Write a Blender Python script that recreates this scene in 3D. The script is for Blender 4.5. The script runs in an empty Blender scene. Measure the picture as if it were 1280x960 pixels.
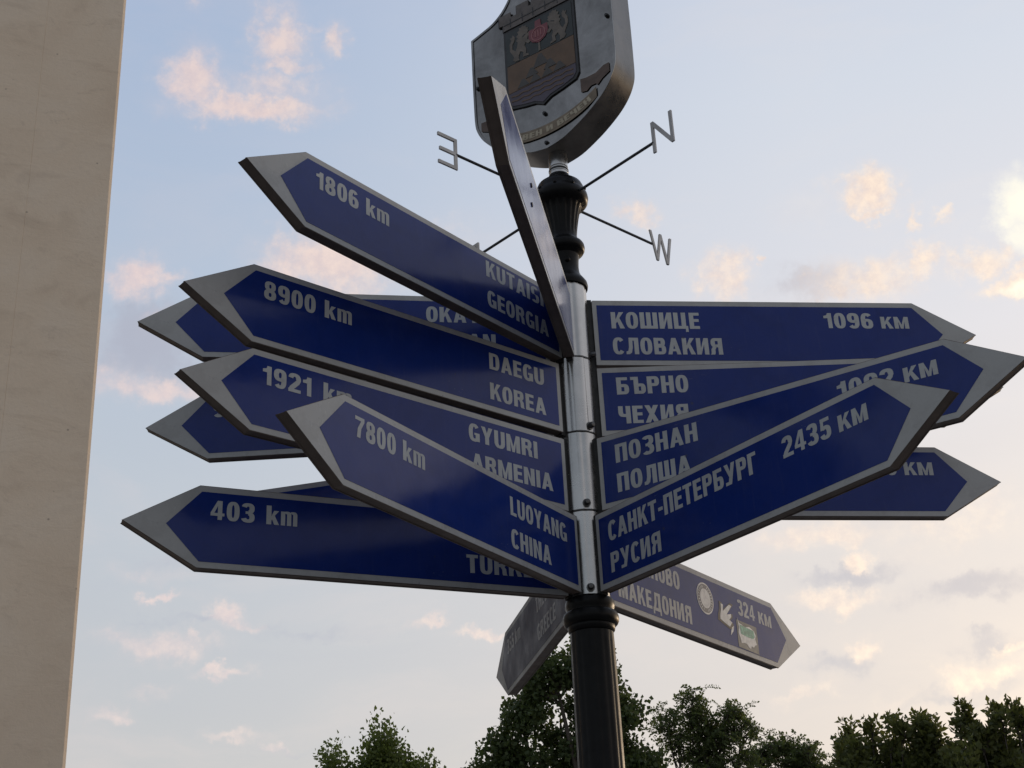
import bpy, bmesh, math, random
import numpy as np
from math import sin, cos, pi, radians, hypot, atan2
from mathutils import Vector, Matrix

S = bpy.context.scene
COL = S.collection
EYE = 1.6                      # height of the camera above the ground

# ------------------------------------------------------------------ camera
cam_d = bpy.data.cameras.new('camera')
cam = bpy.data.objects.new('camera', cam_d)
COL.objects.link(cam)
fw = Vector((-0.04330769, 0.89843312, 0.43696954))
rt = Vector((0.99648552, 0.07023526, -0.04564666))
up = Vector((0.07170114, -0.43345697, 0.89831732))
CAM = Vector((0, -3.4798, EYE))
cam.matrix_world = Matrix(((rt.x, up.x, -fw.x, CAM.x), (rt.y, up.y, -fw.y, CAM.y),
                           (rt.z, up.z, -fw.z, CAM.z), (0, 0, 0, 1)))
cam_d.sensor_width = 36
cam_d.lens = 50.08
cam_d.clip_start = 0.05
cam_d.clip_end = 6000
S.camera = cam

# ------------------------------------------------------------------ light
SUN_AZ = 42.0                  # degrees to the right of straight ahead (+y)
SUN_EL = 7.0
S.view_settings.view_transform = 'Standard'
S.view_settings.look = 'None'
S.view_settings.exposure = 0.08
S.view_settings.gamma = 1.0
S.view_settings.use_curve_mapping = False
sd = bpy.data.lights.new('sun', 'SUN')
sd.energy = 0.7
sd.angle = radians(0.5)
sd.color = (1.0, 0.78, 0.55)
sun = bpy.data.objects.new('sun', sd)
COL.objects.link(sun)
sv = Vector((sin(radians(SUN_AZ)) * cos(radians(SUN_EL)), cos(radians(SUN_AZ)) * cos(radians(SUN_EL)), sin(radians(SUN_EL))))
sun.rotation_euler = sv.to_track_quat('Z', 'Y').to_euler()
sun.location = (20, 20, 30)

# cloud patches of the sky: azimuth, elevation, half widths (degrees), density
WARM = [(-17.69, 37.76, 1.45, 1.08, 0.85), (-14.96, 36.84, 3.47, 0.61, 0.95), (-16.51, 37.16, 1.53, 0.42, 0.5), (-13.54, 39.57, 1.19, 1.13, 0.75), (-12.17, 40.21, 0.72, 0.24, 0.5), (-11.08, 39.59, 0.64, 0.72, 0.75), (-13.42, 38.52, 1.26, 0.36, 0.7), (-17.45, 40.45, 0.55, 0.35, 0.4), (-14.23, 37.5, 2.92, 0.79, 0.55), (-19.63, 29.91, 1.32, 0.8, 0.85), (-18.35, 30.07, 0.84, 0.31, 0.5), (-11.38, 30.82, 2.65, 1.14, 1.0), (-10.27, 30.21, 2.57, 0.95, 0.7), (-18.35, 25.63, 2.72, 0.56, 0.75), (-19.89, 25.99, 1.34, 0.62, 0.5), (-17.87, 28.32, 1.04, 0.5, 0.35), (-5.42, 31.78, 2.26, 0.95, 0.25), (13.87, 31.83, 1.2, 0.84, 0.95), (13.33, 32.33, 0.64, 0.42, 0.6), (13.96, 31.06, 1.05, 0.24, 0.8), (19.18, 27.28, 1.28, 0.53, 1.0), (17.89, 28.42, 1.12, 0.54, 0.7), (13.28, 28.56, 2.38, 0.86, 0.75), (15.75, 28.75, 1.01, 0.6, 0.8), (7.17, 29.34, 1.15, 0.94, 0.8), (6.32, 29.76, 0.72, 0.44, 0.5), (3.42, 32.39, 0.71, 0.47, 0.7), (9.0, 29.46, 0.29, 0.19, 0.8), (15.91, 30.44, 0.34, 0.42, 0.7), (16.96, 30.14, 0.34, 0.3, 0.6), (12.25, 32.42, 0.5, 0.43, 0.35), (11.0, 31.62, 1.43, 0.74, 0.25), (9.6, 19.05, 2.57, 0.56, 0.6), (10.95, 17.92, 0.76, 0.43, 0.9), (10.0, 16.42, 1.76, 0.43, 0.75), (10.95, 14.26, 0.8, 0.39, 0.9), (16.3, 13.74, 0.7, 0.23, 0.7), (15.03, 12.86, 1.28, 0.52, 0.85), (15.64, 12.64, 0.41, 0.29, 0.6), (14.7, 18.75, 3.05, 1.2, 0.35), (7.06, 14.86, 1.58, 0.43, 0.35), (8.05, 12.79, 1.24, 0.3, 0.4), (11.67, 12.29, 1.2, 0.29, 0.3), (-17.44, 17.29, 0.47, 0.21, 0.8), (-15.1, 16.93, 0.7, 0.55, 0.7), (-14.51, 16.63, 0.83, 0.31, 0.6), (-17.65, 15.73, 1.94, 0.54, 0.6), (-16.39, 16.06, 0.44, 0.3, 0.6), (-14.94, 14.68, 1.07, 0.24, 0.6), (-14.52, 12.36, 1.05, 0.24, 0.5), (-13.09, 11.99, 0.68, 0.18, 0.5), (-19.37, 13.11, 0.72, 0.35, 0.5), (-17.98, 18.29, 1.59, 0.37, 0.35), (-17.84, 13.96, 1.23, 0.24, 0.3), (-6.73, 16.61, 0.73, 0.25, 0.7), (-4.43, 16.06, 0.99, 0.22, 0.75), (-0.81, 23.23, 6.92, 1.28, 0.2), (5.77, 20.15, 1.99, 0.63, 0.4)]
BRIGHT = [(20.27, 29.76, 1.17, 1.28, 1.0), (19.73, 28.71, 0.84, 0.76, 0.7), (19.35, 27.18, 1.08, 0.41, 0.9)]
GREY = [(-19.0, 27.46, 2.4, 1.55, 0.7), (-20.31, 26.9, 1.35, 1.23, 0.4), (11.71, 28.59, 2.41, 0.68, 0.5), (10.68, 17.24, 1.88, 0.4, 0.6), (15.47, 16.04, 2.48, 0.53, 0.75), (14.47, 15.96, 1.2, 0.3, 0.4), (10.12, 13.74, 1.53, 0.48, 0.55), (15.53, 13.93, 1.28, 0.38, 0.65), (13.47, 12.18, 1.76, 0.29, 0.5), (-15.5, 16.62, 2.88, 0.18, 0.35), (-11.8, 16.27, 2.93, 0.25, 0.25), (15.09, 12.11, 1.44, 0.35, 0.45), (-12.81, 11.93, 1.25, 0.15, 0.3), (12.58, 19.36, 2.51, 0.61, 0.2), (-16.42, 18.85, 2.27, 0.43, 0.25)]


class NT:
    def __init__(self, tree):
        self.t = tree
        self.n = tree.nodes
        self.l = tree.links
    def new(self, typ, **kw):
        n = self.n.new(typ)
        for k, v in kw.items():
            setattr(n, k, v)
        return n
    def put(self, sock, v):
        if isinstance(v, bpy.types.NodeSocket):
            self.l.new(v, sock)
        elif v is not None:
            sock.default_value = v
    def math(self, op, a, b=None, c=None, clamp=False):
        n = self.new('ShaderNodeMath', operation=op, use_clamp=clamp)
        self.put(n.inputs[0], a)
        if b is not None: self.put(n.inputs[1], b)
        if c is not None: self.put(n.inputs[2], c)
        return n.outputs[0]
    def vmath(self, op, a, b=None, c=None):
        n = self.new('ShaderNodeVectorMath', operation=op)
        self.put(n.inputs[0], a)
        if b is not None: self.put(n.inputs[1], b)
        if c is not None: self.put(n.inputs[2], c)
        return n.outputs['Value'] if op in ('LENGTH', 'DOT_PRODUCT', 'DISTANCE') else n.outputs['Vector']
    def maprange(self, v, a, b, c, d, smooth=False):
        n = self.new('ShaderNodeMapRange', interpolation_type='SMOOTHSTEP' if smooth else 'LINEAR')
        for i, q in enumerate((v, a, b, c, d)): self.put(n.inputs[i], q)
        return n.outputs[0]
    def mix(self, f, a, b, mode='MIX'):
        n = self.new('ShaderNodeMix', data_type='RGBA', blend_type=mode)
        self.put(n.inputs[0], f); self.put(n.inputs[6], a); self.put(n.inputs[7], b)
        return n.outputs[2]
    def noise(self, vec, scale, detail=4, rough=0.5, dist=0.0, out='Fac'):
        n = self.new('ShaderNodeTexNoise')
        if vec is not None: self.put(n.inputs['Vector'], vec)
        n.inputs['Scale'].default_value = scale
        n.inputs['Detail'].default_value = detail
        n.inputs['Roughness'].default_value = rough
        n.inputs['Distortion'].default_value = dist
        return n.outputs[out]
    def ramp(self, f, stops, interp='LINEAR'):
        n = self.new('ShaderNodeValToRGB')
        n.color_ramp.interpolation = interp
        e = n.color_ramp.elements
        while len(e) < len(stops): e.new(0.5)
        for i, (p, c) in enumerate(stops):
            e[i].position = p
            e[i].color = (*c, 1)
        self.put(n.inputs[0], f)
        return n.outputs[0]

def lin(r, g, b):
    f = lambda c: (c / 255 / 12.92) if c / 255 <= 0.04045 else ((c / 255 + 0.055) / 1.055) ** 2.4
    return (f(r), f(g), f(b))

W = bpy.data.worlds.new('World')
S.world = W
W.use_nodes = True
t = NT(W.node_tree)
t.n.clear()
wo = t.new('ShaderNodeOutputWorld')
sky = t.new('ShaderNodeTexSky', sky_type='NISHITA', sun_disc=False)
sky.sun_elevation = radians(SUN_EL)
sky.sun_rotation = radians(SUN_AZ)
sky.air_density = 1.0
sky.dust_density = 1.5
b1 = t.new('ShaderNodeBackground')
t.put(b1.inputs[0], sky.outputs[0])
b1.inputs[1].default_value = 0.05
tc = t.new('ShaderNodeTexCoord')
D = tc.outputs['Generated']
sep = t.new('ShaderNodeSeparateXYZ')
t.put(sep.inputs[0], D)
az = t.math('MULTIPLY', t.math('ARCTAN2', sep.outputs[0], sep.outputs[1]), 180 / pi)
el = t.math('MULTIPLY', t.math('ARCSINE', sep.outputs[2]), 180 / pi)
# air colour: four vertical ramps over elevation, left of the view, right of the view
elf = t.maprange(el, 0, 50, 0, 1)
SKY_L = [(0.0, (178, 167, 166)), (0.22, (184, 180, 181)), (0.42, (183, 187, 194)), (0.60, (174, 185, 202)), (0.80, (163, 178, 203)), (1.0, (150, 167, 198))]
SKY_R = [(0.0, (204, 180, 168)), (0.20, (203, 187, 180)), (0.36, (209, 199, 194)), (0.52, (212, 208, 211)), (0.72, (203, 207, 216)), (1.0, (188, 195, 214))]
cl = t.ramp(elf, [(p, lin(*c)) for p, c in SKY_L])
cr = t.ramp(elf, [(p, lin(*c)) for p, c in SKY_R])
air = t.mix(t.maprange(az, -21, 14, 0, 1, True), cl, cr)
# opposite the sun the sky is duller
away = t.vmath('DOT_PRODUCT', D, (-sin(radians(SUN_AZ - 15)), -cos(radians(SUN_AZ - 15)), 0.0))
air = t.mix(t.maprange(away, -0.3, 0.8, 0, 1, True), air, (0.315, 0.32, 0.35, 1))
# clouds
comb = t.new('ShaderNodeCombineXYZ')
t.put(comb.inputs[0], az); t.put(comb.inputs[1], el)
P0 = comb.outputs[0]
n1 = t.noise(D, 22, 5, 0.6, 0.0, 'Color')
n2 = t.noise(D, 75, 4, 0.6, 0.0, 'Color')
w1 = t.vmath('MULTIPLY', t.vmath('SUBTRACT', n1, (0.5, 0.5, 0.5)), (3.3, 2.2, 0))
w2 = t.vmath('MULTIPLY', t.vmath('SUBTRACT', n2, (0.5, 0.5, 0.5)), (1.6, 1.2, 0))
P = t.vmath('ADD', t.vmath('ADD', P0, w1), w2)
def blobs(L, lo, hi):
    acc = None
    for a, e, sa, se, s in L:
        q = t.vmath('MULTIPLY_ADD', P, (1 / sa, 1 / se, 0), (-a / sa, -e / se, 0))
        v = t.maprange(t.vmath('LENGTH', q), lo, hi, s, 0.0, True)
        acc = v if acc is None else t.math('MAXIMUM', acc, v)
    return acc
fb = t.noise(D, 38, 8, 0.62, 0.35)
fc = t.noise(D, 110, 6, 0.65)
def ragged(v, lo, hi, k):
    # eat into the soft patches with two scales of noise: wisps outside, holes inside
    e = t.math('ADD', t.math('MULTIPLY', t.math('SUBTRACT', fb, 0.5), k), t.math('MULTIPLY', t.math('SUBTRACT', fc, 0.5), k * 0.45))
    return t.math('MULTIPLY', t.maprange(t.math('ADD', v, e), lo, hi, 0, 1, True), t.maprange(v, 0.0, 0.25, 0, 1))
gv = blobs(GREY, 0.1, 1.75)
wv = blobs(WARM, 0.15, 1.75)
grey = t.math('ADD', t.math('MULTIPLY', gv, 0.45), t.math('MULTIPLY', ragged(gv, 0.05, 0.7, 1.1), 0.55), clamp=True)
warm = t.math('ADD', t.math('MULTIPLY', wv, 0.36), t.math('MULTIPLY', ragged(wv, 0.16, 1.0, 1.25), 0.60), clamp=True)
bright = blobs(BRIGHT, 0.0, 1.35)
sunward = t.maprange(az, -20, 18, 0, 1)
# layered veils, drawn out along the horizon
sv_ = t.vmath('MULTIPLY', t.vmath('ADD', P0, t.vmath('MULTIPLY', w1, (0.8, 0.5, 0))), (0.085, 0.30, 0))
vn = t.noise(sv_, 1.0, 7, 0.6, 0.5)
veil = t.math('MULTIPLY', t.maprange(vn, 0.46, 0.72, 0, 0.55, True), t.maprange(el, 8, 34, 1, 0.35))
shade = t.math('MULTIPLY', t.maprange(vn, 0.50, 0.30, 0, 0.40, True), t.maprange(el, 10, 28, 1, 0.0))
wc = t.mix(sunward, (*lin(230, 205, 197), 1), (*lin(252, 226, 198), 1))
lit = t.mix(t.maprange(fc, 0.36, 0.60, 0.55, 0.0), wc, t.mix(sunward, (*lin(205, 186, 190), 1), (*lin(216, 190, 178), 1)))
gc = t.mix(sunward, (*lin(168, 168, 181), 1), (*lin(176, 168, 173), 1))
c = t.mix(veil, air, t.mix(0.35, air, wc))
c = t.mix(shade, c, t.mix(0.35, air, gc))
c = t.mix(grey, c, gc)
c = t.mix(warm, c, lit)
c = t.mix(bright, c, (1.0, 0.93, 0.74, 1))
b2 = t.new('ShaderNodeBackground')
t.put(b2.inputs[0], c)
b2.inputs[1].default_value = 0.92
ad = t.new('ShaderNodeAddShader')
t.l.new(b1.outputs[0], ad.inputs[0]); t.l.new(b2.outputs[0], ad.inputs[1])
t.l.new(ad.outputs[0], wo.inputs[0])

# ------------------------------------------------------------------ materials
def mat(name):
    m = bpy.data.materials.new(name)
    m.use_nodes = True
    q = NT(m.node_tree)
    return m, q, q.n['Principled BSDF']

def simple(name, col, rough=0.5, metal=0.0, var=0.15, scale=12, bump=0.0, bscale=200, spec=0.5, rvar=0.1):
    m, q, b = mat(name)
    co = q.new('ShaderNodeTexCoord').outputs['Object']
    n = q.noise(co, scale, 6, 0.65)
    f = q.maprange(n, 0.3, 0.7, 1 - var, 1 + var)
    cc = q.vmath('MULTIPLY', (*col,), None)
    sc = cc.node
    s2 = q.new('ShaderNodeVectorMath', operation='SCALE')
    s2.inputs[0].default_value = col
    q.put(s2.inputs['Scale'], f)
    q.n.remove(sc)
    q.put(b.inputs['Base Color'], s2.outputs[0])
    q.put(b.inputs['Roughness'], q.maprange(q.noise(co, scale * 2.3, 5, 0.6), 0.3, 0.7, max(rough - rvar, 0.02), rough + rvar))
    b.inputs['Metallic'].default_value = metal
    b.inputs['Specular IOR Level'].default_value = spec
    if bump:
        bn = q.new('ShaderNodeBump')
        bn.inputs['Strength'].default_value = bump
        bn.inputs['Distance'].default_value = 0.002
        q.put(bn.inputs['Height'], q.noise(co, bscale, 4, 0.6))
        q.put(b.inputs['Normal'], bn.outputs[0])
    return m

def film(name, col, rough, spec=0.3):
    """sign film: faint dust, specks and rain streaks on a smooth sheet"""
    m, q, b = mat(name)
    co = q.new('ShaderNodeTexCoord').outputs['Object']
    dust = q.maprange(q.noise(co, 5, 6, 0.7), 0.45, 0.8, 0.0, 0.07)
    mp = q.vmath('MULTIPLY', co, (26, 26, 2.2))
    streak = q.maprange(q.noise(mp, 3.0, 4, 0.6), 0.58, 0.8, 0.0, 0.06)
    vo = q.new('ShaderNodeTexVoronoi')
    q.put(vo.inputs['Vector'], co); vo.inputs['Scale'].default_value = 16
    spot = q.math('MULTIPLY', q.maprange(vo.outputs['Distance'], 0.05, 0.085, 0.5, 0.0),
                  q.math('GREATER_THAN', q.noise(co, 3.5, 2), 0.58))
    f = q.math('ADD', q.math('ADD', dust, streak), 0.0, clamp=True)
    c = q.mix(f, (*col, 1), (0.20, 0.19, 0.18, 1))
    c = q.mix(spot, c, (0.045, 0.05, 0.06, 1))
    # grime, pale scuffs and small scratches
    c = q.mix(q.maprange(q.noise(co, 11, 7, 0.72, 0.6), 0.48, 0.74, 0.0, 0.38), c, (col[0] * 0.55, col[1] * 0.52, col[2] * 0.50, 1))
    sc = q.noise(q.vmath('MULTIPLY', co, (40, 40, 150)), 1.0, 3, 0.6, 1.5)
    sm = q.math('MULTIPLY', q.maprange(sc, 0.66, 0.72, 0.0, 0.5), q.math('GREATER_THAN', q.noise(co, 4.5, 2), 0.60))
    c = q.mix(sm, c, (0.22, 0.23, 0.26, 1))
    q.put(b.inputs['Base Color'], c)
    q.put(b.inputs['Roughness'], q.maprange(q.noise(co, 9, 5, 0.6), 0.3, 0.7, rough * 0.75, rough * 1.4))
    b.inputs['Specular IOR Level'].default_value = spec
    bn = q.new('ShaderNodeBump')
    bn.inputs['Strength'].default_value = 0.10
    bn.inputs['Distance'].default_value = 0.01
    q.put(bn.inputs['Height'], q.noise(co, 7, 3, 0.5))
    q.put(b.inputs['Normal'], bn.outputs[0])
    return m

M = {}
M['blue'] = film('blue_film', (0.009, 0.027, 0.172), 0.15, 0.25)
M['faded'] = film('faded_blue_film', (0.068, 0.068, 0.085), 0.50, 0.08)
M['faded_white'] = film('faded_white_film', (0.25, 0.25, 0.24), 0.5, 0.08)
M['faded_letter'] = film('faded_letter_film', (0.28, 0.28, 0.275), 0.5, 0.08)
M['white'] = film('white_film', (0.39, 0.395, 0.39), 0.26)
M['letter'] = film('letter_film', (0.42, 0.44, 0.445), 0.34)
M['edge'] = simple('blade_edge', (0.105, 0.085, 0.075), 0.5, 0.0, 0.25, 14, spec=0.3)
M['black'] = simple('black_iron', (0.0055, 0.0058, 0.0065), 0.36, 0.0, 0.3, 20, 0.12, 120, spec=0.13)
M['dark'] = simple('dark_gap', (0.012, 0.012, 0.012), 0.6)
M['rod'] = simple('rod_iron', (0.03, 0.032, 0.038), 0.45, 0.3)
M['bolt'] = simple('bolt_steel', (0.09, 0.09, 0.09), 0.35, 0.9)
M['letterplate'] = simple('letter_plate', (0.36, 0.35, 0.34), 0.4, 0.35, 0.2)

def brushed(name, col, rough, metal, stretch, var=0.25, bmp=0.12):
    m, q, b = mat(name)
    co = q.new('ShaderNodeTexCoord').outputs['Object']
    n = q.noise(q.vmath('MULTIPLY', co, stretch), 6, 5, 0.65)
    blot = q.noise(co, 9, 6, 0.7, 0.4)
    f = q.math('ADD', q.maprange(n, 0.3, 0.7, -var * 0.5, var * 0.5), q.maprange(blot, 0.3, 0.7, 1 - var, 1 + var))
    s2 = q.new('ShaderNodeVectorMath', operation='SCALE')
    s2.inputs[0].default_value = col
    q.put(s2.inputs['Scale'], f)
    q.put(b.inputs['Base Color'], s2.outputs[0])
    b.inputs['Metallic'].default_value = metal
    q.put(b.inputs['Roughness'], q.maprange(blot, 0.3, 0.7, rough * 0.7, rough * 1.4))
    bn = q.new('ShaderNodeBump')
    bn.inputs['Strength'].default_value = bmp
    bn.inputs['Distance'].default_value = 0.002
    q.put(bn.inputs['Height'], q.math('ADD', n, q.math('MULTIPLY', q.noise(co, 4, 2), 3.0)))
    q.put(b.inputs['Normal'], bn.outputs[0])
    return m
M['steel'] = brushed('brushed_steel', (0.44, 0.44, 0.435), 0.24, 0.95, (3, 3, 0.05), 0.14, 0.04)
M['crest_steel'] = brushed('crest_steel', (0.215, 0.215, 0.212), 0.17, 1.0, (1, 1, 0.6), 0.32, 0.5)
M['crest_rim'] = brushed('crest_rim_steel', (0.13, 0.125, 0.12), 0.30, 1.0, (1, 1, 0.3), 0.35, 0.25)
M['c_black'] = simple('crest_outline', (0.012, 0.012, 0.014), 0.45)
M['c_green'] = simple('crest_green', (0.010, 0.017, 0.017), 0.4, 0.0, 0.3)
M['c_gold'] = simple('crest_gold', (0.105, 0.062, 0.034), 0.4, 0.2, 0.25, 20)
M['c_lion'] = simple('crest_lion', (0.115, 0.096, 0.078), 0.45, 0.2, 0.3, 30)
M['c_red'] = simple('crest_red', (0.15, 0.028, 0.040), 0.4)
M['c_redpale'] = simple('crest_pale_red', (0.24, 0.085, 0.09), 0.4)
M['c_hill'] = simple('crest_hill', (0.042, 0.038, 0.034), 0.45)
M['c_river'] = simple('crest_river', (0.062, 0.052, 0.075), 0.4, 0.2)
M['c_wall'] = simple('crest_wall', (0.105, 0.09, 0.082), 0.45, 0.3, 0.3, 40)
M['c_ribbon'] = simple('crest_ribbon', (0.165, 0.13, 0.09), 0.42, 0.4, 0.3, 30)
M['c_ribbonback'] = simple('crest_ribbon_back', (0.085, 0.058, 0.045), 0.42, 0.4, 0.3, 30)
M['c_text'] = simple('crest_text', (0.34, 0.30, 0.22), 0.4, 0.3)
M['s_white'] = simple('sticker_white', (0.72, 0.72, 0.69), 0.5, 0.0, 0.25, 60)
M['s_grey'] = simple('sticker_grey', (0.17, 0.17, 0.18), 0.5, 0.0, 0.25, 60)
M['s_green'] = simple('sticker_green', (0.16, 0.40, 0.30), 0.5, 0.0, 0.6, 90)
M['s_backing'] = simple('sticker_backing', (0.14, 0.15, 0.15), 0.5, 0.0, 0.25, 30)

# ------------------------------------------------------------------ mesh helpers
def link(name, me, m=None, parent=None):
    o = bpy.data.objects.new(name, me)
    COL.objects.link(o)
    for x in (m if isinstance(m, (list, tuple)) else [m]):
        if x is not None: me.materials.append(x)
    if parent is not None: o.parent = parent
    return o

def finish(bm, name, m, parent=None, smooth=False, angle=None):
    bmesh.ops.recalc_face_normals(bm, faces=bm.faces[:])
    me = bpy.data.meshes.new(name)
    bm.to_mesh(me); bm.free()
    if smooth:
        me.shade_smooth()
        if angle: me.set_sharp_from_angle(angle=radians(angle))
    return link(name, me, m, parent)

def prism(bm, pts, f, d0, d1, cap_mat=0, side_mat=0, bevel=0.0):
    """outline pts (x, z) extruded from depth d0 to d1; f(x, z, d) places a vertex"""
    a = [bm.verts.new(f(x, z, d0)) for x, z in pts]
    b = [bm.verts.new(f(x, z, d1)) for x, z in pts]
    n = len(pts)
    fa = bm.faces.new(a); fb = bm.faces.new(b[::-1])
    fa.material_index = fb.material_index = cap_mat
    for i in range(n):
        q = bm.faces.new((a[i], b[i], b[(i + 1) % n], a[(i + 1) % n]))
        q.material_index = side_mat
    if bevel:
        es = [e for e in bm.edges]
        bmesh.ops.bevel(bm, geom=es, offset=bevel, segments=1, affect='EDGES')

def sheet(bm, pts, f, d):
    bm.faces.new([bm.verts.new(f(x, z, d)) for x, z in pts])

def lathe(bm, prof, n=48, flute=None):
    """prof: (r, z) pairs; flute(k, z) -> radius factor"""
    rings = []
    for r, z in prof:
        rings.append([bm.verts.new((r * (flute(2 * pi * k / n, z) if flute else 1) * cos(2 * pi * k / n),
                                    r * (flute(2 * pi * k / n, z) if flute else 1) * sin(2 * pi * k / n), z)) for k in range(n)])
    for i in range(len(rings) - 1):
        for k in range(n):
            bm.faces.new((rings[i][k], rings[i][(k + 1) % n], rings[i + 1][(k + 1) % n], rings[i + 1][k]))
    bm.faces.new(rings[0][::-1]); bm.faces.new(rings[-1])

def tube(bm, pts, radii, n=8):
    rings = []
    pts = [Vector(p) for p in pts]
    for i, p in enumerate(pts):
        d = (pts[min(i + 1, len(pts) - 1)] - pts[max(i - 1, 0)]).normalized()
        s = d.cross(Vector((0.31, 0.17, 0.94)))
        if s.length < 1e-3: s = d.cross(Vector((1, 0, 0)))
        s.normalize(); u = d.cross(s)
        rings.append([bm.verts.new(p + (s * cos(2 * pi * k / n) + u * sin(2 * pi * k / n)) * radii[i]) for k in range(n)])
    for i in range(len(rings) - 1):
        for k in range(n):
            bm.faces.new((rings[i][k], rings[i][(k + 1) % n], rings[i + 1][(k + 1) % n], rings[i + 1][k]))
    bm.faces.new(rings[0][::-1]); bm.faces.new(rings[-1])

# ------------------------------------------------------------------ lettering: a bold condensed sans, drawn stroke by stroke
SW, SH = 0.222, 0.175          # stem and bar thickness for a cap height of 1

def _bar(x0, y0, x1, y1): return [(x0, y0), (x1, y0), (x1, y1), (x0, y1)]
def _dia(xb, yb, xt, yt, s=SW): return [(xb, yb), (xb + s, yb), (xt + s, yt), (xt, yt)]
def _arc(cx, cy, a, b, t0, t1, s=SW, h=SH, n=None, ex=2.5):
    """part of a superellipse ring, degrees, as a list of quads"""
    n = n or max(4, int(abs(t1 - t0) / 9))
    def pt(A, B, t):
        c_, s_ = cos(radians(t)), sin(radians(t))
        return (cx + A * math.copysign(abs(c_) ** (2 / ex), c_), cy + B * math.copysign(abs(s_) ** (2 / ex), s_))
    ts = [t0 + (t1 - t0) * i / n for i in range(n + 1)]
    return [[pt(a, b, p), pt(a, b, q), pt(a - s, b - h, q), pt(a - s, b - h, p)] for p, q in zip(ts, ts[1:])]
def _bowl(x0, y0, x1, y1, s=SW, h=SH):
    """closed right bowl: bars top and bottom, rounded at the right"""
    b = (y1 - y0) / 2; cx = max(x0, x1 - min(b * 1.05, (x1 - x0) * 0.62))
    return [_bar(x0, y1 - h, cx + .002, y1), _bar(x0, y0, cx + .002, y0 + h)] + _arc(cx, (y0 + y1) / 2, x1 - cx, b, -90, 90, s, h)
def _flip(polys, w): return [[(w - x, y) for x, y in p] for p in polys]

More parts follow.
